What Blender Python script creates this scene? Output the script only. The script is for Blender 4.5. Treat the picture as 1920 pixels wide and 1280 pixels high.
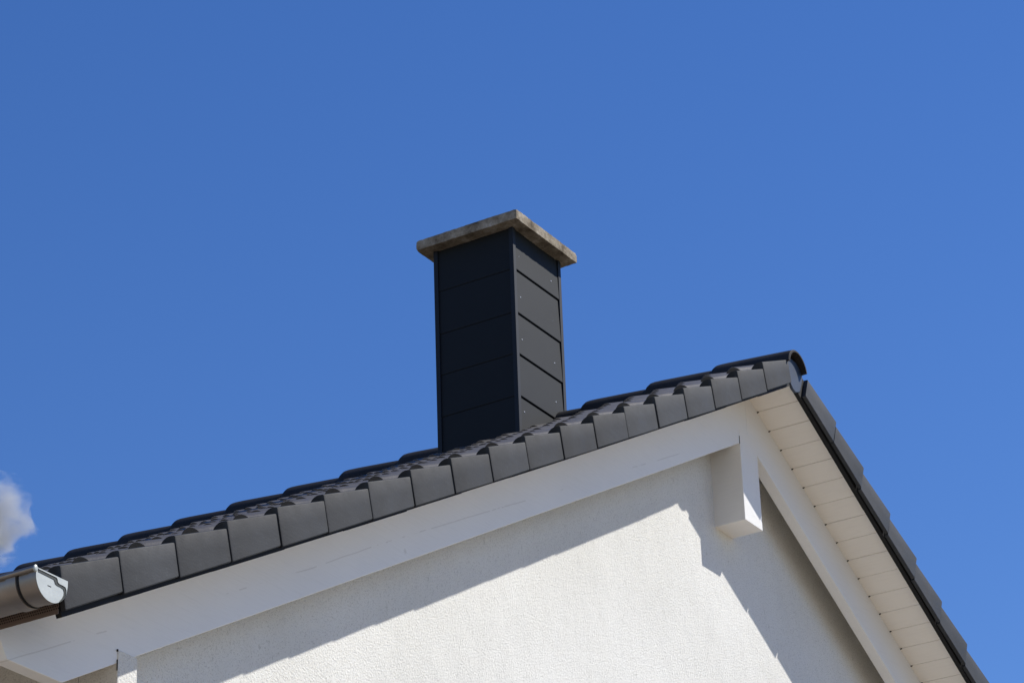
import bpy, bmesh, math, random
from math import sin, cos, tan, radians, pi, degrees, sqrt
from mathutils import Vector, Matrix
random.seed(7)
for o in list(bpy.data.objects): bpy.data.objects.remove(o)
S = bpy.context.scene
COL = S.collection
H = 8.45                                   # height of the roof apex above the ground

# ------------------------------------------------------------------ camera
YAW, PIT, ROL, FPX = radians(59.039), radians(26.205), radians(-2.025), 5624.74
fw = Vector((sin(YAW)*cos(PIT), cos(YAW)*cos(PIT), sin(PIT)))
r0 = Vector((cos(YAW), -sin(YAW), 0)); u0 = r0.cross(fw)
rt = r0*cos(ROL) + u0*sin(ROL); up = -r0*sin(ROL) + u0*cos(ROL)
cam = bpy.data.cameras.new('camera'); cam_o = bpy.data.objects.new('camera', cam); COL.objects.link(cam_o)
cam.sensor_width = 36; cam.sensor_fit = 'HORIZONTAL'; cam.lens = FPX/1920*36
cam.clip_start = 0.1; cam.clip_end = 30000
CAMP = Vector((-12.8588, -5.994, -6.831 + H))
M = Matrix((rt, up, -fw)).transposed().to_4x4(); M.translation = CAMP
cam_o.matrix_world = M
S.camera = cam_o

# ------------------------------------------------------------------ world and sun
SUN = Vector((.485, -.484, .745)).normalized()
el = math.asin(SUN.z); az = math.atan2(SUN.x, SUN.y)
w = bpy.data.worlds.new('World'); S.world = w; w.use_nodes = True
nt = w.node_tree; bg = nt.nodes['Background']
sky = nt.nodes.new('ShaderNodeTexSky'); sky.sky_type = 'NISHITA'; sky.sun_disc = False
sky.sun_elevation = el; sky.sun_rotation = az
sky.altitude = 100; sky.air_density = 1.0; sky.dust_density = 0.05; sky.ozone_density = 3.0
hs = nt.nodes.new('ShaderNodeHueSaturation'); hs.inputs['Saturation'].default_value = 1.27; hs.inputs['Hue'].default_value = .514; hs.inputs['Value'].default_value = 1.05
nt.links.new(sky.outputs[0], hs.inputs['Color']); nt.links.new(hs.outputs[0], bg.inputs['Color'])
bg.inputs['Strength'].default_value = 0.108
sl = bpy.data.lights.new('sun', 'SUN'); sl.energy = 4.75; sl.angle = radians(0.5); sl.color = (1.0, .96, .885)
so = bpy.data.objects.new('sun', sl); COL.objects.link(so)
so.rotation_euler = SUN.to_track_quat('Z', 'Y').to_euler(); so.location = (8, -8, 22)
S.view_settings.view_transform = 'Standard'; S.view_settings.look = 'None'
S.view_settings.exposure = 0.25; S.view_settings.gamma = 1.0

# ------------------------------------------------------------------ helpers
class MB:
    def __init__(s): s.v = []; s.f = []
    def face(s, pts):
        i = len(s.v); s.v += [tuple(p) for p in pts]; s.f.append(tuple(range(i, i+len(pts))))
    def box(s, x0, x1, y0, y1, z0, z1):
        s.hexa([(x0,y0,z0),(x1,y0,z0),(x1,y1,z0),(x0,y1,z0)], [(x0,y0,z1),(x1,y0,z1),(x1,y1,z1),(x0,y1,z1)])
    def hexa(s, a, b):                     # two matching rings joined to a closed solid
        n = len(a); i = len(s.v); s.v += [tuple(p) for p in a] + [tuple(p) for p in b]
        s.f.append(tuple(range(i, i+n))[::-1]); s.f.append(tuple(range(i+n, i+2*n)))
        for k in range(n): s.f.append((i+k, i+(k+1) % n, i+n+(k+1) % n, i+n+k))
    def loft(s, rings, closed=False):
        i = len(s.v); n = len(rings[0])
        for r in rings: s.v += [tuple(p) for p in r]
        for a in range(len(rings)-1):
            for k in range(n if closed else n-1):
                k2 = (k+1) % n
                s.f.append((i+a*n+k, i+a*n+k2, i+(a+1)*n+k2, i+(a+1)*n+k))
    def build(s, name, mat, parent=None, bevel=0, smooth=None, lift=True, seg=2, weld=True):
        me = bpy.data.meshes.new(name)
        me.from_pydata([(x, y, z + (H if lift else 0)) for x, y, z in s.v], [], s.f)
        bm = bmesh.new(); bm.from_mesh(me)
        if weld: bmesh.ops.remove_doubles(bm, verts=bm.verts, dist=1e-5)
        bmesh.ops.recalc_face_normals(bm, faces=bm.faces)
        bm.to_mesh(me); bm.free()
        me.materials.append(mat)
        if smooth is not None:
            for p in me.polygons: p.use_smooth = True
            me.set_sharp_from_angle(angle=radians(smooth))
        o = bpy.data.objects.new(name, me); COL.objects.link(o)
        if parent: o.parent = parent
        if bevel:
            m = o.modifiers.new('bevel', 'BEVEL'); m.width = bevel; m.segments = seg; m.limit_method = 'ANGLE'; m.angle_limit = radians(35)
            m.harden_normals = False
        return o

def mat(name, col, rough=.6, metal=0, spec=.5):
    m = bpy.data.materials.new(name); m.use_nodes = True
    b = m.node_tree.nodes['Principled BSDF']
    b.inputs['Base Color'].default_value = (*col, 1); b.inputs['Roughness'].default_value = rough
    b.inputs['Metallic'].default_value = metal; b.inputs['Specular IOR Level'].default_value = spec
    return m, m.node_tree, b
def N(t, typ, **k):
    n = t.nodes.new(typ)
    for a, v in k.items():
        if a in n.inputs: n.inputs[a].default_value = v
        else: setattr(n, a, v)
    return n
def coords(t, scale=(1,1,1), rnd=False, rot=(0,0,0)):
    tc = N(t, 'ShaderNodeTexCoord'); mp = N(t, 'ShaderNodeMapping'); mp.inputs['Scale'].default_value = scale
    mp.inputs['Rotation'].default_value = rot
    t.links.new(tc.outputs['Object'], mp.inputs['Vector'])
    if rnd:
        oi = N(t, 'ShaderNodeObjectInfo'); mu = N(t, 'ShaderNodeMath', operation='MULTIPLY'); mu.inputs[1].default_value = 37.0
        t.links.new(oi.outputs['Random'], mu.inputs[0]); cx = N(t, 'ShaderNodeCombineXYZ')
        for i in range(3): t.links.new(mu.outputs[0], cx.inputs[i])
        t.links.new(cx.outputs[0], mp.inputs['Location'])
    return mp.outputs[0]
def noise(t, vec, scale, detail=4, rough=.55):
    n = N(t, 'ShaderNodeTexNoise'); n.inputs['Scale'].default_value = scale; n.inputs['Detail'].default_value = detail
    n.inputs['Roughness'].default_value = rough; t.links.new(vec, n.inputs['Vector']); return n.outputs['Fac']
def ramp(t, fac, stops):
    r = N(t, 'ShaderNodeValToRGB'); e = r.color_ramp.elements
    while len(e) < len(stops): e.new(.5)
    for k, (p, c) in enumerate(stops):
        e[k].position = p; e[k].color = (*c, 1) if len(c) == 3 else c
    t.links.new(fac, r.inputs[0]); return r.outputs[0]
def mul(t, a, b, f=1.0, typ='MULTIPLY'):
    m = N(t, 'ShaderNodeMix', data_type='RGBA', blend_type=typ); m.inputs[0].default_value = f
    t.links.new(a, m.inputs[6]); t.links.new(b, m.inputs[7]); return m.outputs[2]
def bump(t, b, h, strength, dist, prev=None):
    n = N(t, 'ShaderNodeBump'); n.inputs['Strength'].default_value = strength; n.inputs['Distance'].default_value = dist
    t.links.new(h, n.inputs['Height'])
    if prev: t.links.new(prev, n.inputs['Normal'])
    t.links.new(n.outputs[0], b.inputs['Normal']); return n.outputs[0]

# ------------------------------------------------------------------ materials
def mat_stucco():
    m, t, b = mat('stucco', (.8,.78,.74), .95, spec=.15)
    v = coords(t); 
    big = ramp(t, noise(t, v, 1.1, 5), [(.3, (.70,.69,.645)), (.7, (.765,.755,.715))])
    fine = ramp(t, noise(t, coords(t, rot=(.5, .3, .8)), 135, 3, .75), [(.34, (.45,.44,.42)), (.46, (1,1,1))])  # plaster speckle: dirt, with the grains' self-shadow put into the colour
    # long vertical rubbing marks of the float
    vv = coords(t, (9, 9, 2.2))
    st = ramp(t, noise(t, vv, 2.2, 5, .65), [(.35, (.94,.94,.94)), (.6, (1,1,1))])
    tr = ramp(t, noise(t, coords(t, (34, 34, 9), rot=(0, radians(24), 0)), 1.6, 4, .7), [(.30, (.62,.61,.59)), (.36, (1,1,1))])
    t.links.new(mul(t, mul(t, mul(t, big, fine, .5), st, .5), tr, .45), b.inputs['Base Color'])
    vr = coords(t, (1, 1, 1), rot=(.6, .75, .35))
    p = bump(t, b, noise(t, vr, 105, 3, .62), .6, .0085)
    bump(t, b, noise(t, vr, 6, 2), .10, .04, p)
    return m
def mat_paint(name, col, crack=None, grain_axis=(1, 14, 14), rot=(0,0,0)):
    m, t, b = mat(name, col, .5, spec=.35)
    v = coords(t)
    big = ramp(t, noise(t, v, 1.7, 4), [(.3, tuple(c*.955 for c in col)), (.7, col)])
    g = noise(t, coords(t, grain_axis, rot=rot), 6, 5, .6)
    gr = ramp(t, g, [(.25, (.93,.93,.93)), (.5, (1,1,1))])
    out = mul(t, big, gr, .6)
    # a few small knots and nail marks
    vo = N(t, 'ShaderNodeTexVoronoi'); vo.inputs['Scale'].default_value = 2.6; t.links.new(v, vo.inputs['Vector'])
    kn = ramp(t, vo.outputs['Distance'], [(.0, (.55,.52,.48)), (.028, (.72,.70,.67)), (.05, (1,1,1))])
    out = mul(t, out, kn, .7)
    if crack:                              # one hairline crack running along the board: height above the slope line
        nx, nz, h0 = crack
        tc = N(t, 'ShaderNodeTexCoord'); dt = N(t, 'ShaderNodeVectorMath', operation='DOT_PRODUCT')
        dt.inputs[1].default_value = (nx, 0, nz); t.links.new(tc.outputs['Object'], dt.inputs[0])
        wob = noise(t, v, .55, 5, .62)
        ma = N(t, 'ShaderNodeMath', operation='MULTIPLY_ADD'); t.links.new(wob, ma.inputs[0]); ma.inputs[1].default_value = -.05
        t.links.new(dt.outputs['Value'], ma.inputs[2])
        sb = N(t, 'ShaderNodeMath', operation='SUBTRACT'); t.links.new(ma.outputs[0], sb.inputs[0]); sb.inputs[1].default_value = h0 - .025 + H*nz
        ab = N(t, 'ShaderNodeMath', operation='ABSOLUTE'); t.links.new(sb.outputs[0], ab.inputs[0])
        ga = ramp(t, noise(t, v, 2.3, 5, .7), [(.50, (0,0,0)), (.62, (1,1,1))])
        ad = N(t, 'ShaderNodeMath', operation='ADD'); t.links.new(ab.outputs[0], ad.inputs[0])
        m2 = N(t, 'ShaderNodeMath', operation='MULTIPLY'); t.links.new(ga, m2.inputs[0]); m2.inputs[1].default_value = .02
        t.links.new(m2.outputs[0], ad.inputs[1])
        mrx = N(t, 'ShaderNodeMapRange'); mrx.inputs['From Min'].default_value = -.78; mrx.inputs['From Max'].default_value = -.68; mrx.inputs['To Max'].default_value = .03
        sxx = N(t, 'ShaderNodeSeparateXYZ'); t.links.new(tc.outputs['Object'], sxx.inputs[0]); t.links.new(sxx.outputs['X'], mrx.inputs['Value'])
        ad2 = N(t, 'ShaderNodeMath', operation='ADD'); t.links.new(ad.outputs[0], ad2.inputs[0]); t.links.new(mrx.outputs[0], ad2.inputs[1]); ad = ad2
        cr = ramp(t, ad.outputs[0], [(.0, (.66,.64,.62)), (.0009, (.76,.74,.72)), (.0024, (1,1,1))])
        out = mul(t, out, cr, .55)
    t.links.new(out, b.inputs['Base Color'])
    bump(t, b, g, .25, .004)
    return m
def mat_tile(name, base, rough=.5, spec=.5, rnd=True, sheen=.1):
    m, t, b = mat(name, base, rough, spec=spec)
    v = coords(t, rnd=rnd)
    big = ramp(t, noise(t, v, 5, 5, .6), [(.25, tuple(c*.80 for c in base)), (.5, base), (.78, tuple(c*1.25 for c in base))])
    str_ = ramp(t, noise(t, coords(t, (7, 30, 60), rnd=rnd, rot=(0, radians(-14), 0)), 1.3, 5, .7), [(.3, (.86,.86,.86)), (.6, (1,1,1)), (.8, (1.2,1.2,1.2))])
    sp = ramp(t, noise(t, v, 55, 3, .7), [(.62, (1,1,1)), (.74, (1.5,1.5,1.45))])
    out = mul(t, mul(t, big, str_), sp)
    if rnd:
        oi = N(t, 'ShaderNodeObjectInfo'); mr = N(t, 'ShaderNodeMapRange'); mr.inputs['To Min'].default_value = .80; mr.inputs['To Max'].default_value = 1.18
        t.links.new(oi.outputs['Random'], mr.inputs['Value'])
        hv = N(t, 'ShaderNodeHueSaturation'); t.links.new(mr.outputs[0], hv.inputs['Value']); t.links.new(out, hv.inputs['Color']); out = hv.outputs[0]
    b.inputs['Sheen Weight'].default_value = sheen; b.inputs['Sheen Tint'].default_value = (1,.88,.76,1); b.inputs['Specular Tint'].default_value = (1,.93,.86,1); b.inputs['Sheen Roughness'].default_value = .45
    t.links.new(out, b.inputs['Base Color'])
    rr = N(t, 'ShaderNodeMapRange'); rr.inputs['To Min'].default_value = rough-.1; rr.inputs['To Max'].default_value = rough+.12
    t.links.new(noise(t, v, 18, 3), rr.inputs['Value']); t.links.new(rr.outputs[0], b.inputs['Roughness'])
    bump(t, b, noise(t, v, 130, 3, .6), .25, .002)
    return m
def mat_metal(name, col, rough, metal, var=.1, spec=.5):
    m, t, b = mat(name, col, rough, metal, spec)
    v = coords(t)
    c = ramp(t, noise(t, v, 6, 6, .65), [(.3, tuple(x*(1-var) for x in col)), (.7, tuple(x*(1+var) for x in col))])
    t.links.new(c, b.inputs['Base Color'])
    bump(t, b, noise(t, v, 3.5, 2), .15, .01)
    return m
def mat_concrete():
    m, t, b = mat('weathered_concrete', (.3,.27,.22), .95, spec=.2)
    v = coords(t)
    a = ramp(t, noise(t, v, 9, 8, .7), [(.30, (.085,.068,.048)), (.43, (.20,.165,.12)), (.56, (.33,.285,.22)), (.72, (.55,.50,.43))])
    f = ramp(t, noise(t, v, 70, 4, .7), [(.3, (.6,.58,.55)), (.6, (1,1,1))])
    t.links.new(mul(t, a, f, .8), b.inputs['Base Color'])
    p = bump(t, b, noise(t, v, 40, 6, .7), .45, .008)
    bump(t, b, noise(t, v, 130, 3, .7), .5, .004, p)
    return m
def mat_ground():
    m, t, b = mat('ground_gravel', (.4,.35,.28), .95, spec=.2)
    v = coords(t)
    a = ramp(t, noise(t, v, .12, 6), [(.35, (.29,.24,.175)), (.6, (.37,.31,.235))])
    f = ramp(t, noise(t, v, 30, 4, .7), [(.3, (.65,.63,.6)), (.65, (1,1,1))])
    t.links.new(mul(t, a, f, .8), b.inputs['Base Color'])
    bump(t, b, noise(t, v, 40, 3), .5, .02)
    return m
def mat_holes():
    m, t, b = mat('perforated_brown_metal', (.16,.125,.105), .45, 0)
    tc = N(t, 'ShaderNodeTexCoord'); sx = N(t, 'ShaderNodeSeparateXYZ'); t.links.new(tc.outputs['Object'], sx.inputs[0])
    def mth(op, a, b_=None):
        n = N(t, 'ShaderNodeMath', operation=op)
        for i, q in enumerate((a, b_)):
            if q is None: continue
            if isinstance(q, (int, float)): n.inputs[i].default_value = q
            else: t.links.new(q, n.inputs[i])
        return n.outputs[0]
    P = .0095
    row = mth('FLOOR', mth('DIVIDE', mth('SUBTRACT', sx.outputs['Z'], H-3.2335), P))
    off = mth('MULTIPLY', mth('MODULO', row, 2.0), .5)
    fy = mth('SUBTRACT', mth('FRACT', mth('ADD', mth('DIVIDE', sx.outputs['Y'], P), off)), .5)
    fz = mth('SUBTRACT', mth('FRACT', mth('DIVIDE', mth('SUBTRACT', sx.outputs['Z'], H-3.2335), P)), .5)
    d = mth('SQRT', mth('ADD', mth('MULTIPLY', fy, fy), mth('MULTIPLY', fz, fz)))
    inz = mth('GREATER_THAN', sx.outputs['Z'], H-3.2335)
    hole = mth('MULTIPLY', mth('LESS_THAN', d, .3), inz)
    c = ramp(t, hole, [(0, (.17,.13,.11)), (1, (.006,.005,.005))])
    t.links.new(c, b.inputs['Base Color'])
    return m

M_WALL = mat_stucco()
M_SOFF = mat_paint('soffit_paint', (.80,.77,.72), None, (14, 1.2, 14))
M_TRIM = None
A = radians(28.082); ca, sa = cos(A), sin(A)
M_RAFL = mat_paint('white_painted_wood', (.80,.80,.79), (-sa + .0114*ca, ca + .0114*sa, -.333), (1.2, 14, 14), (0, -A, 0))
M_RAFR = mat_paint('white_painted_wood_plain', (.80,.80,.79), None, (1.2, 14, 14), (0, A, 0))
M_PUR = mat_paint('white_painted_beam', (.81,.80,.775), None, (14, 1.2, 14))
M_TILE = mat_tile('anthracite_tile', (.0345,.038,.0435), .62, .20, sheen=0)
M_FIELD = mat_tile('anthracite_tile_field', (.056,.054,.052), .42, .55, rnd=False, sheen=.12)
M_CAP = mat_tile('anthracite_ridge_tile', (.026,.025,.026), .65, .15, sheen=0)
M_DARK, _, _ = mat('dark_board', (.012,.012,.013), .7, spec=.2)
M_PLATE = mat_metal('blue_grey_plate', (.020,.034,.062), .5, 0, .06)
M_CLAD = mat_metal('anthracite_sheet', (.008,.0105,.0140), .65, 0, .05, .21)
M_CLADT = mat_metal('anthracite_trim', (.009,.0125,.020), .6, 0, .05, .27)
M_RIV, _, _ = mat('rivet_metal', (.7,.7,.7), .35, .6)
M_CONC = mat_concrete()
M_GUT = mat_metal('weathered_zinc', (.27,.235,.205), .42, .7, .16)
M_GCAP = mat_metal('bright_galvanised', (.40,.42,.40), .5, .35, .2)
M_HOLE = mat_holes(); M_BAND, _, _ = mat('dark_grey_band', (.035,.04,.038), .6, spec=.3)
M_GND = mat_ground()
M_FASC = mat_paint('fascia_paint', (.62,.52,.44), None, (14, 1.2, 14))

# ------------------------------------------------------------------ ground
mb = MB(); R = 6000
n = 48
mb.face([(R*cos(2*pi*k/n), R*sin(2*pi*k/n), 0) for k in range(n)])
g = mb.build('ground', M_GND, lift=False); g['kind'] = 'structure'

# ------------------------------------------------------------------ house
house = bpy.data.objects.new('house', None); COL.objects.link(house)
house['label'] = 'white stucco house gable with anthracite tiled roof and tall dark clad chimney'
house['category'] = 'house'
G = .34; KL = .0023
def LP(t, h, y):                            # left slope: t down the slope, h above it
    return (-t*ca - h*sa, y, -t*sa + h*ca)
def RP(t, h, y): return (t*ca + h*sa, y, -t*sa + h*ca)
def sag(t): return -KL*t*(6.5-t) if 0 < t < 6.9 else 0
DEPTH = 9.9

# wall ---------------------------------------------------------------
WY = .484; XW = 5.11
def under(x, h=-.118): return -abs(x)*tan(A) + h/ca
mb = MB()
ring = [(-XW, -H), (XW, -H), (XW, under(XW)), (0, under(0)), (-XW, under(XW))]
mb.hexa([(x, WY, z) for x, z in ring], [(x, WY+.3, z) for x, z in ring])
for sgn in (-1, 1):
    xa, xb = sgn*XW, sgn*(XW-.3)
    a = [(xa, WY+.3, -H), (xb, WY+.3, -H), (xb, WY+.3, under(xb)), (xa, WY+.3, under(xa))]
    mb.hexa(a, [(x, DEPTH-.5, z) for x, y, z in a])
ring2 = ring
mb.hexa([(x, DEPTH-.5, z) for x, z in ring], [(x, DEPTH-.2, z) for x, z in ring])
wall = mb.build('wall', M_WALL, house)
# plastered end of the side wall, standing out in front of the gable
mb = MB(); mb.box(-5.112, -5.003, .306, WY-.002, -H, -3.112)
mb.build('wall_return', M_WALL, house, bevel=.004)
mb = MB(); mb.box(5.003, 5.112, .306, WY-.002, -H, -3.112)
mb.build('wall_return', M_WALL, house, bevel=.004)

# rafters ------------------------------------------------------------
HL, HS = -.378, -.125
def rafter(sgn, m, name='verge_rafter'):
    P = LP if sgn < 0 else RP
    def xz(t, h): p = P(t, h, 0); return (p[0], p[2])
    topc = (0, HS/ca); botc = (0, HL/ca)
    pts = [topc, (sgn*5.76, -5.76*tan(A) + HS/ca), (sgn*5.687, -3.318), (sgn*5.402, -3.318), botc]
    mb = MB()
    mb.hexa([(x, .310, z) for x, z in pts], [(x, .370, z) for x, z in pts])
    return mb.build(name, m, house, bevel=.003)
rafL = rafter(-1, M_RAFL); rafR = rafter(1, M_RAFR)
# ridge beam end
mb = MB(); mb.box(-.097, .097,   .3085, WY+.06, -.908, -.40)
pur = mb.build('ridge_beam', M_PUR, house, bevel=.003)
mb = MB(); mb.box(-.1005, -.0985, .3070, .3098, -.485, -.440); mb.build('crack', M_DARK, rafL)
mb = MB(); mb.box(-5.1145, -5.1125, .3055, .3095, -3.190, -3.150); mb.build('crack', M_DARK, rafL)
mb = MB(); mb.box(-5.1165, -5.1115, .3050, .3095, -3.120, -3.112); mb.build('crack', M_DARK, rafL)

# soffit boards ------------------------------------------------------
def soffit(sgn):
    P = LP if sgn < 0 else RP
    mb = MB(); W = .1385; t = .361 - 3*W
    while t < 6.20:
        a, b = max(t, .02), t + W
        if b > a:
            c = .0026; j = random.uniform(-.0006, .0006)
            # lower face with chamfered long edges, so the joint is a real V groove
            prof = [(a+.0005, -.118), (b-.0005, -.118), (b-.0005, -.124), (b-c, -.128+j), (a+c, -.128+j), (a+.0005, -.124)]
            mb.hexa([P(u, h, .052) for u, h in prof], [P(u, h, WY+.02) for u, h in prof])
            # behind the gable wall the boards carry on over the side overhang
            if a > 5.70: mb.hexa([P(u, h, WY+.022) for u, h in prof], [P(u, h, DEPTH) for u, h in prof])
        t += W
    return mb.build('soffit', M_SOFF, house, weld=False)
sofL = soffit(-1); sofR = soffit(1)
# small dark notches where the board joints meet the rafter, each a sub-part
ng = {}
for sgn, par, P, cnt in ((1, sofR, RP, 16),):
    gm = None; t = .2225
    for k in range(cnt+1):
        if gm is None:
            mb = MB(); z0 = .0026; D = lambda t_, h_, y_: (t_*ca + h_*sa, y_, -t_*sa + h_*ca)
            mb.hexa([D(-z0, -.1295, .300), D(z0, -.1295, .300), D(z0*.6, -.1265, .3005), D(-z0*.6, -.1265, .3005)],
                    [D(-z0, -.1315-z0, .3095), D(z0, -.1315-z0, .3095), D(z0*.6, -.127, .3095), D(-z0*.6, -.127, .3095)])
            gm = mb.build('joint_gap', M_DARK, par, lift=False); o = gm
        else:
            o = gm.copy(); COL.objects.link(o); o.parent = par
        o.location = (t*ca, random.uniform(-.001, .0005), -t*sa + H); t += .1385

# roof ---------------------------------------------------------------
YC = .02; PER = .15
def prof(y):
    k = round((y - YC)/PER)
    d = abs(y - YC - k*PER)
    top = .0015 if k == 0 else .014
    if y < YC: return 0 if y < .008 else top*(y-.008)/(YC-.008)
    q = d/.049
    if q >= 1: return -.024 - .003*sin((d-.049)/(PER/2-.049)*pi/2)
    return -.024 + (top+.024)*cos(q*pi/2)**.7
def roof_field():
    mb = MB()
    for sgn, P, t0, cnt in ((-1, LP, .4588, 20), (1, RP, .5066, 20)):
        for k in range(cnt):
            tl = t0 + k*G
            if tl > 6.75: continue
            y = .0945; i = 0
            while y < DEPTH - .3:
                dj = random.uniform(-.0035, .0035); dh = random.uniform(-.0018, .0018); tw = random.uniform(-.002, .002)
                ys = [y + .003 + (.30 - .006)*j/24 for j in range(25)]
                sg = sag(tl) if sgn < 0 else sag(tl)*.3
                sagt_ = sag(tl) if sgn < 0 else 0
                def row(t, hh, e=0):
                    sgt = sag(t) if sgn < 0 else 0
                    return [P(t, prof(v) + hh + sgt + dh + tw*(v-y)/.3 + e, v) for v in ys]
                tu = max(tl - G - .05, .03)
                r0 = row(tu, -.028*(tl-tu)/G)
                r1 = row(tl + dj - .003, -.0003)
                r2 = row(tl + dj, -.0016)
                r4 = [P(tl + dj + .001, -.056 + sagt_, v) for v in ys]
                r5 = [P(tl + dj - .05, -.058 + sagt_, v) for v in ys]
                mb.loft([r0, r1, r2]); mb.loft([r2, r4]); mb.loft([r4, r5])
                y += .30; i += 1
    return mb
roof = roof_field().build('roof', M_FIELD, house, smooth=40, weld=False)

def verge_mesh(sgn):
    P = LP if sgn < 0 else RP
    zw = .034 if sgn < 0 else .012
    mb = MB()
    gap = .0035 if sgn < 0 else .0085
    # outer flap: lower end stands a little out from the upper end, edges rounded
    tl, tu = 0.0, -G + gap
    hb = -.1485; hu = -.0275
    yl, yu = -.004, .002; th = .020
    def q(t, h, y): return P(t, h, y)
    def st(f, e):                          # section across the flap (y, h) at fraction f of the length
        return yl + (yu-yl)*f
    rings = []
    for f in (0, .02, .5, 1):
        t_top = tl + (tu-tl)*f; hh = 0 + (hu)*f; y0 = st(f, 0)
        dr = .0025 if f == 0 else 0
        y0 += dr
        tb = t_top + zw
        sec = [(t_top, hh-.0002, y0+.009), (t_top, hh-.0010, y0+.004), (t_top, hh-.0030, y0+.001), (t_top, hh-.0065, y0),
               (t_top*.5+tb*.5, (hh+hb)/2, y0), (tb, hb+.004, y0), (tb, hb, y0+.003), (tb, hb, y0+th), (t_top*.5+tb*.5, (hh+hb)/2, y0+th), (t_top, hh-.016, y0+th)]
        # rim and first roll
        ys = [y0+th+.002+k*(.0935-y0-th-.002)/12 for k in range(13)]
        lower = [(t_top, hh-.046, v) for v in ys]
        upper = [(t_top, prof(v)+hh-.0004, v) for v in reversed(ys)]
        sec = sec + lower + upper
        rings.append([q(a, h, y) for a, h, y in sec])
    mb.loft(rings, closed=True)
    n = len(rings[0])
    i0 = 0; last = len(mb.v) - n
    # end faces as strips: flap part and shelf part
    for base in (i0, last):
        fl = list(range(base, base+10)); mb.f.append(tuple(fl))
        low = list(range(base+10, base+23)); hi = list(range(base+23, base+36))[::-1]
        for k in range(12): mb.f.append((low[k], low[k+1], hi[k+1], hi[k]))
        mb.f.append((base+9, low[0], hi[0], base+0))
    return mb
vt = {}
VT = {}
for sgn, t0, cnt in ((-1, .4588, 19), (1, .5066, 19)):
    first = None
    for k in range(-1, cnt):
        P = LP if sgn < 0 else RP
        t = t0 + k*G
        if k == -1: continue
        if first is None:
            first = verge_mesh(sgn).build('verge_tile', M_TILE, roof, smooth=35, lift=False); o = first
        else:
            o = first.copy(); COL.objects.link(o); o.parent = roof
        h = (sag(t) if sgn < 0 else -.006) + random.uniform(-.0015, .0015)
        p = P(t + random.uniform(-.0018, .0018), h, random.uniform(-.0015, .0015))
        o.location = (p[0], p[1], p[2] + H)
        o.rotation_euler = (0, radians(random.uniform(-.35, .35)), radians(random.uniform(-.25, .25)))
        if k == 0:
            # the topmost one is cut to the ridge: shorten it
            pass
# closing board behind the verge flaps, counter battens and deck
for sgn, P in ((-1, LP), (1, RP)):
    mb = MB()
    segs = [0.06 + j*(6.605-.06)/14 for j in range(15)]
    for a, b in zip(segs[:-1], segs[1:]):
        sA = (sag(a)*.6 if sgn < 0 else 0); sB = (sag(b)*.6 if sgn < 0 else 0)
        w_ = .164 + random.uniform(-.003, .002)
        mb.hexa([P(a, -.035+sA, .026), P(a, -.035+sA, .049), P(a, -w_+sA, .049), P(a, -w_+sA, .026)],
                [P(b, -.035+sB, .026), P(b, -.035+sB, .049), P(b, -w_+sB, .049), P(b, -w_+sB, .026)])
    mb.build('verge_board', M_DARK, roof)
    mb = MB()
    a, b = .02, 6.42
    mb.hexa([P(a, -.070, .050), P(a, -.070, DEPTH-.05), P(a, -.116, DEPTH-.05), P(a, -.116, .050)],
            [P(b, -.070, .050), P(b, -.070, DEPTH-.05), P(b, -.116, DEPTH-.05), P(b, -.116, .050)])
    mb.build('roof_deck', M_DARK, roof)
mb = MB(); mb.hexa([(-.09, .055, -.125), (.09, .055, -.125), (.05, .055, -.06), (-.05, .055, -.06)],
                   [(-.09, DEPTH-.05, -.125), (.09, DEPTH-.05, -.125), (.05, DEPTH-.05, -.06), (-.05, DEPTH-.05, -.06)])
mb.build('ridge_light_block', M_DARK, roof)  # unseen fill added under the ridge caps to stop light leaks

# ridge caps ---------------------------------------------------------
def cap_mesh(L, rf, rr):                     # front at y=0, rear (proud) end at y=L
    mb = MB(); NA = 22; th = .013
    def arc(y, r, zc=-.11):
        pts = []
        for j in range(NA+1):
            an = radians(-82 + 164*j/NA)
            pts.append((r*sin(an), y, zc + r*cos(an)))
        return pts
    outs = [(0, rf-.004), (.004, rf), (L*.35, rf + (rr-rf)*.42), (L*.8, rf + (rr-rf)*.93), (L-.05, rr), (L-.028, rr-.001), (L-.013, rr-.008), (L-.004, rr-.017), (L, rr-.024)]
    ro = [arc(y, r) for y, r in outs]
    ins = [(L, rr-.028), (L*.8, rf+(rr-rf)*.93-th), (.0, rf-th)]
    ri = [arc(y, r) for y, r in ins]
    mb.loft(ro + ri + [ro[0]])
    for side in (0, NA):
        o_ = [r[side] for r in ro]; i_ = [r[side] for r in ri][::-1]
        mb.face(o_ + i_[::-1])
    return mb
c0 = cap_mesh(.468, .107, .137).build('ridge_cap', M_CAP, roof, smooth=40, lift=False); c0.location = (0, -.013, H)
c1 = None
for k in range(24):
    if c1 is None:
        c1 = cap_mesh(.455, .112, .144).build('ridge_cap', M_CAP, roof, smooth=40, lift=False); o = c1
    else:
        o = c1.copy(); COL.objects.link(o); o.parent = roof
    o.location = (random.uniform(-.002, .002), .4545 + .396*(k+1) - .455 + random.uniform(-.004, .004), H + random.uniform(-.002, .002) + .0004*k)
    o.rotation_euler = (radians(random.uniform(-.15, .15)), 0, radians(random.uniform(-.2, .2)))
# plate that closes the ridge at the gable
pl = [(-.111,-.091),(-.074,-.070),(-.037,-.060),(.017,-.062),(.060,-.085),(.083,-.121),(.070,-.16),(.038,-.223),(.013,-.236),(-.017,-.246),(-.046,-.237),(-.072,-.212),(-.085,-.168),(-.115,-.122)]
mb = MB(); mb.hexa([(x+.030, .020, z+.018) for x, z in pl], [(x+.030, .036, z+.018) for x, z in pl])
mb.build('ridge_end_plate', M_PLATE, roof, bevel=.004)

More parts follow.
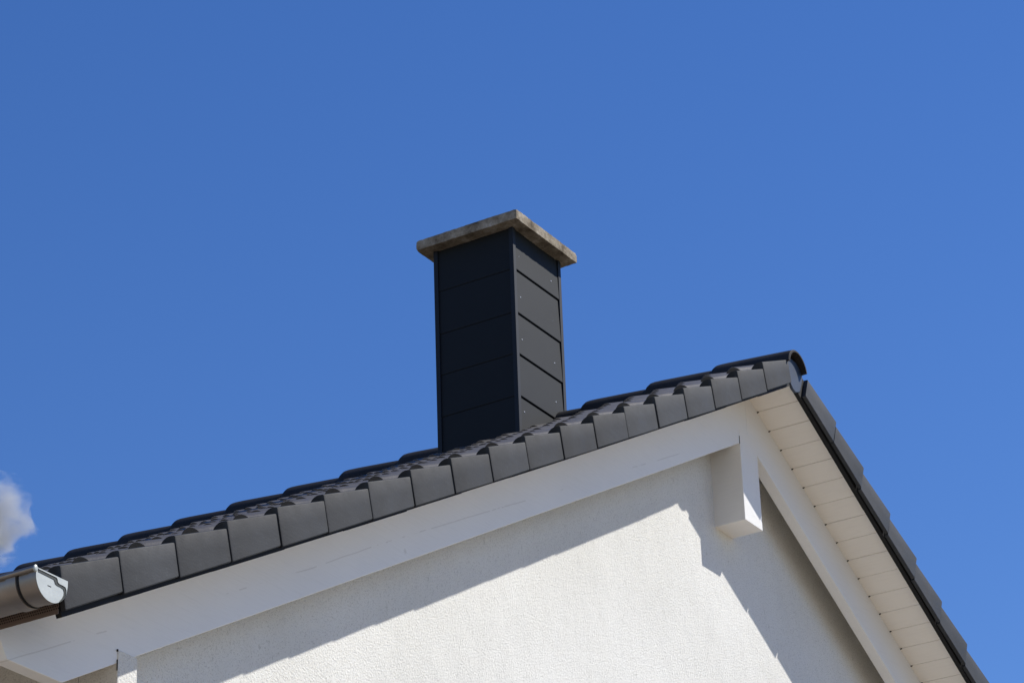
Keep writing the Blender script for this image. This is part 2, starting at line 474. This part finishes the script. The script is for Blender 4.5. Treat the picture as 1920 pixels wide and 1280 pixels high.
# chimney ------------------------------------------------------------
OX, OY, CW, CD, ZT = -.494, 1.3956, .5065, .5149, 1.0143
mb = MB(); i_ = .012
mb.box(OX+i_, OX+CW-i_, OY+i_, OY+CD-i_, -.75, ZT-.05)
chim = mb.build('chimney', M_CLAD, house)
seams = [.703, .441, .194, -.055, -.31]
zt = ZT-.055
def panel(face, z0, z1):
    mb = MB(); o1, o2 = (.0105, .0035) if face != 'left' else (.0050, .0035); e = .020
    if face == 'front': f = lambda u, d, z: (OX + e + u*(CW-2*e), OY + i_ - d, z)
    if face == 'rear': f = lambda u, d, z: (OX + e + u*(CW-2*e), OY + CD - i_ + d, z)
    if face == 'left': f = lambda u, d, z: (OX + i_ - d, OY + e + u*(CD-2*e), z)
    if face == 'right': f = lambda u, d, z: (OX + CW - i_ + d, OY + e + u*(CD-2*e), z)
    # each sheet laps over the one below: bottom edge stands proud, narrow shadow gap beneath
    q0, q1 = .006, .006
    a = [f(0, 0, z0), f(0, o1-.001, z0), f(0, o1, z0+.003), f(0, o2, z1), f(0, 0, z1)]
    b = [f(1, 0, z0), f(1, o1-.001, z0), f(1, o1, z0+.003), f(1, o2, z1), f(1, 0, z1)]
    mb.hexa(a, b); return mb
for face in ('front', 'left', 'right', 'rear'):
    zs = [zt] + seams + [-.58]
    for a, b in zip(zs[1:], zs[:-1]):
        panel(face, a + (.0055 if face != 'left' else .0028), b - .0012).build('cladding_panel', M_CLAD, chim)
# corner profiles
tw = .026
for (sx, sy) in ((0,0), (1,0), (0,1), (1,1)):
    x = OX + sx*CW; y = OY + sy*CD; dx = tw*(1-2*sx); dy = tw*(1-2*sy); th = .004*(1-2*sx); ty = .004*(1-2*sy)
    mb = MB()
    ring = [(x, y), (x+dx, y), (x+dx, y+ty), (x+dx*.96, y+.010*(1-2*sy)), (x+dx*.6, y+.010*(1-2*sy)), (x+dx*.5, y+ty), (x+th, y+ty),
            (x+th, y+dy*.5), (x+.010*(1-2*sx), y+dy*.6), (x+.010*(1-2*sx), y+dy*.96), (x+th, y+dy), (x, y+dy)]
    mb.hexa([(a, b, -.72) for a, b in ring], [(a, b, zt-.001) for a, b in ring])
    mb.build('corner_trim', M_CLADT, chim)
# rivets on the front and left faces
rv = [(-.095,.79),(-.43,.55),(-.43,.295),(-.094,.287),(-.094,.053),(-.429,-.133),(-.43,.80),(-.094,.545)]
vis = [1,1,1,1,1,1,.5,.5]
def rivet_mesh():
    mb = MB(); rings = []
    for d, r in ((0, .0042), (.0015, .004), (.0028, .0022)):
        rings.append([(r*cos(2*pi*j/10), -d, r*sin(2*pi*j/10)) for j in range(10)])
    mb.loft(rings, closed=True); n = len(mb.v); mb.f.append(tuple(range(n-10, n))); return mb
r_first = None
for (x, z), s in zip(rv, vis):
    if r_first is None: r_first = rivet_mesh().build('rivet', M_RIV, chim, lift=False); o = r_first
    else: o = r_first.copy(); COL.objects.link(o); o.parent = chim
    # depth of the sheet at that height
    zs = [zt] + seams
    for a, b in zip(zs[1:], zs[:-1]):
        if a <= z <= b: fr = (z-a)/(b-a); break
    o.location = (x, OY + i_ - (.0105 + (.0035-.0105)*fr) - .0002, z + H); o.scale = (s, s, s)
# concrete cover slab, edges worn
co, ct = .069, .058
bm = bmesh.new()
x0, x1, y0, y1 = OX-co, OX+CW+co, OY-co, OY+CD+co
nx = 44
def slab():
    mb = MB()
    from mathutils import noise as mn
    def pt(u, v, z):
        x = x0 + (x1-x0)*u; y = y0 + (y1-y0)*v
        return (x, y, z)
    n = nx
    top = [[pt(i/n, j/n, ZT) for i in range(n+1)] for j in range(n+1)]
    bot = [[pt(i/n, j/n, ZT-ct) for i in range(n+1)] for j in range(n+1)]
    for G_ in (top, bot):
        for j in range(n):
            for i in range(n): mb.face([G_[j][i], G_[j][i+1], G_[j+1][i+1], G_[j+1][i]])
    k = 6
    def side(a, b):
        for i in range(n):
            u0, u1 = i/n, (i+1)/n
            for l in range(k):
                z0_, z1_ = ZT-ct+ct*l/k, ZT-ct+ct*(l+1)/k
                P_ = lambda u, z: (a[0]+(b[0]-a[0])*u, a[1]+(b[1]-a[1])*u, z)
                mb.face([P_(u0,z0_), P_(u1,z0_), P_(u1,z1_), P_(u0,z1_)])
    side((x0,y0),(x1,y0)); side((x1,y0),(x1,y1)); side((x1,y1),(x0,y1)); side((x0,y1),(x0,y0))
    out = []
    cx, cy = (x0+x1)/2, (y0+y1)/2
    for (x, y, z) in mb.v:
        # wear: pull corners and edges in, roughen
        ex = max(0, 1-(min(x-x0, x1-x)/.012)); ey = max(0, 1-(min(y-y0, y1-y)/.012)); ez = max(0, 1-(min(z-(ZT-ct), ZT-z)/.012))
        ex, ey, ez = min(ex,1), min(ey,1), min(ez,1)
        nn = mn.noise(Vector((x*14, y*14, z*14))); n2 = mn.noise(Vector((x*45, y*45, z*45)))
        e = (ex*ez + ey*ez + ex*ey)
        k_ = .0003*e + .0012*e*abs(n2)*2
        d = Vector((x-cx, y-cy, 0)); d = d.normalized() if d.length > 0 else d
        out.append((x - (k_*(1 if x > cx else -1) if ex else 0) + n2*.0008, y - (k_*(1 if y > cy else -1) if ey else 0) + n2*.0008,
                    z + nn*.0022 + n2*.0010 - (k_*(1 if z > ZT-ct/2 else -1) if ez else 0)))
    mb.v = out
    return mb
slab().build('cover_slab', M_CONC, chim, smooth=28, weld=True)

# gutter -------------------------------------------------------------
GX, GZ, GR, GD = -5.862, -3.152, .0755, .0165      # U shaped channel: straight lips, then a half round
def ush(r, y, n=32, lip=.0):
    return [(GX-r, y, GZ+lip)] + [(GX + r*cos(radians(180+180*j/n)), y, GZ - GD + r*sin(radians(180+180*j/n))) for j in range(n+1)] + [(GX+r, y, GZ+lip)]
def gut():
    mb = MB(); th = .0015
    mb.loft([ush(GR, y) + ush(GR-th, y)[::-1] for y in (-.018, DEPTH-.2)], closed=True)
    rb = .010; b = []
    for y in (-.018, DEPTH-.2):
        b.append([(GX-GR-rb*.5+rb*cos(2*pi*j/14), y, GZ-.001+rb*sin(2*pi*j/14)) for j in range(14)])
    mb.loft(b, closed=True)
    return mb
gutter = gut().build('gutter', M_GUT, house, smooth=40)
def band(ya, yb, ra, mname=M_GUT, name='bracket'):
    mb = MB()
    mb.loft([ush(GR+q, y) for y, q in ((ya, .0005), (ya+.001, ra), (yb-.001, ra), (yb, .0005))])
    return mb.build(name, mname, gutter, smooth=50)
band(-.017, .014, .0022, name='end_collar')
band(.066, .108, .0042, name='joint_sleeve')
band(.0555, .0645, .0024, M_DARK, 'groove_ring')  # groove round the channel, drawn as a thin dark ring
k = .9
while k < DEPTH:
    band(k, k+.03, .004, name='bracket'); k += .8
ye = -.019; Ro = GR + .0022
full = [(x, z) for x, y, z in ush(Ro, 0, 40, .002)]
mb = MB(); mb.hexa([(x, ye, z) for x, z in full], [(x, ye+.0015, z) for x, z in full])
endcap = mb.build('end_cap', M_GCAP, gutter)
bo = [(-.066,-.002),(.0203,-.0028),(.0258,-.0072),(.0284,-.0166),(.036,-.0203),(.0538,-.0207),(.0672,-.0225),(.0727,-.031),(.0722,-.0435),(.0661,-.0576),(.0564,-.0699),(.0423,-.0815)]
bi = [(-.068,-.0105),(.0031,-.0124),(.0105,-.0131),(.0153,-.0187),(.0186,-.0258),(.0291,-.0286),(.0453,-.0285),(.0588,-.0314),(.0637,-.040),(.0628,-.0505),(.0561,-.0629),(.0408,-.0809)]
ar = lambda d_: (Ro*cos(radians(d_)), -GD + Ro*sin(radians(d_)))
ro_ = [(-Ro,.002),(.0203,.002),(.030,.002),(.042,.002),(.055,.002),(.068,.002),(Ro,.002),(Ro,-.0165),ar(-20),ar(-32),ar(-44),ar(-58)]
def ribbon(o_, i_, y0_, y1_, name, m):
    mb = MB()
    mb.loft([[(GX+x, y1_, GZ+z) for x, z in o_], [(GX+x, y0_, GZ+z) for x, z in o_], [(GX+x, y0_, GZ+z) for x, z in i_], [(GX+x, y1_, GZ+z) for x, z in i_]])
    for e in (0, -1): mb.face([(GX+o_[e][0], y1_, GZ+o_[e][1]), (GX+o_[e][0], y0_, GZ+o_[e][1]), (GX+i_[e][0], y0_, GZ+i_[e][1]), (GX+i_[e][0], y1_, GZ+i_[e][1])])
    return mb.build(name, m, endcap)
ribbon(ro_, bo, ye-.0035, ye-.0002, 'cap_rim', M_GCAP)
ribbon(bo, bi, ye-.0015, ye-.0002, 'cap_dark_band', M_BAND)  # flat dark band inside the rim, along its top and right
mb = MB(); bx = GX-GR-.007
rings = [[(bx+.0100*q*cos(2*pi*j/16), y, GZ-.003+.0100*q*1.2*sin(2*pi*j/16)) for j in range(16)] for y, q in ((ye+.002, 1), (ye-.003, 1), (ye-.0045, .8), (ye-.005, .4))]
mb.loft(rings, closed=True); n_ = len(mb.v); mb.f.append(tuple(range(n_-16, n_)))
mb.build('bead_stop', M_GCAP, endcap, smooth=50)
# small stamped mark on the cap
mb = MB()
xx = GX - .0185
for j, wd in enumerate((.003, .0022, .0028, .002, .003)):
    mb.box(xx, xx+wd, ye-.0006, ye-.0001, GZ-.0435, GZ-.0405); xx += wd + .0011
mb.build('stamp', M_DARK, endcap)

# eave: perforated strip and fascia ----------------------------------
mb = MB()
mb.box(-5.772, -5.770, .024, DEPTH-.3, -3.2475, -3.150)
mb.build('eave_vent_strip', M_HOLE, house)
mb = MB(); a = [(-5.728, .374, -3.205), (-5.708, .374, -3.205), (-5.668, .374, -3.316), (-5.688, .374, -3.316)]
mb.hexa(a, [(x, DEPTH-.3, z) for x, y, z in a]); mb.build('fascia', M_FASC, house)

# ------------------------------------------------------------------ cloud
def cloud():
    D = 1500.0
    def wp(px, py, d=D):
        v = fw*FPX + rt*(px-960) - up*(py-640); return CAMP + v.normalized()*d
    c = wp(-100, 980)
    bm = bmesh.new(); bmesh.ops.create_icosphere(bm, subdivisions=4, radius=1)
    from mathutils import noise as mn
    for v in bm.verts:
        p = v.co.copy(); s = 1 + .22*mn.noise(p*1.6 + Vector((3,1,2))) + .12*mn.noise(p*3.5)
        v.co = Vector((p.x*48, p.y*48, p.z*30))*s
    me = bpy.data.meshes.new('cloud'); bm.to_mesh(me); bm.free()
    o = bpy.data.objects.new('cloud', me); COL.objects.link(o); o.location = c
    m = bpy.data.materials.new('cloud_vapour'); m.use_nodes = True; t = m.node_tree; t.nodes.clear()
    out = N(t, 'ShaderNodeOutputMaterial'); pv = N(t, 'ShaderNodeVolumePrincipled')
    pv.inputs['Color'].default_value = (1,1,1,1); pv.inputs['Anisotropy'].default_value = 0
    tc = N(t, 'ShaderNodeTexCoord'); mp = N(t, 'ShaderNodeMapping'); mp.inputs['Scale'].default_value = (1/46, 1/46, 1/28)
    t.links.new(tc.outputs['Object'], mp.inputs[0])
    ln = N(t, 'ShaderNodeVectorMath', operation='LENGTH'); t.links.new(mp.outputs[0], ln.inputs[0])
    nz = N(t, 'ShaderNodeTexNoise'); nz.inputs['Scale'].default_value = 1.9; nz.inputs['Detail'].default_value = 6; nz.inputs['Roughness'].default_value = .6
    t.links.new(mp.outputs[0], nz.inputs['Vector'])
    ad = N(t, 'ShaderNodeMath', operation='MULTIPLY_ADD'); t.links.new(nz.outputs['Fac'], ad.inputs[0]); ad.inputs[1].default_value = 2.1; ad.inputs[2].default_value = -.22
    sb = N(t, 'ShaderNodeMath', operation='SUBTRACT'); t.links.new(ad.outputs[0], sb.inputs[0]); t.links.new(ln.outputs['Value'], sb.inputs[1])
    mr = N(t, 'ShaderNodeMapRange'); mr.inputs['From Min'].default_value = 0; mr.inputs['From Max'].default_value = .5
    mr.inputs['To Min'].default_value = 0; mr.inputs['To Max'].default_value = .11
    t.links.new(sb.outputs[0], mr.inputs['Value']); t.links.new(mr.outputs[0], pv.inputs['Density'])
    t.links.new(pv.outputs[0], out.inputs['Volume'])
    me.materials.append(m)
    o['kind'] = 'structure'
cloud()
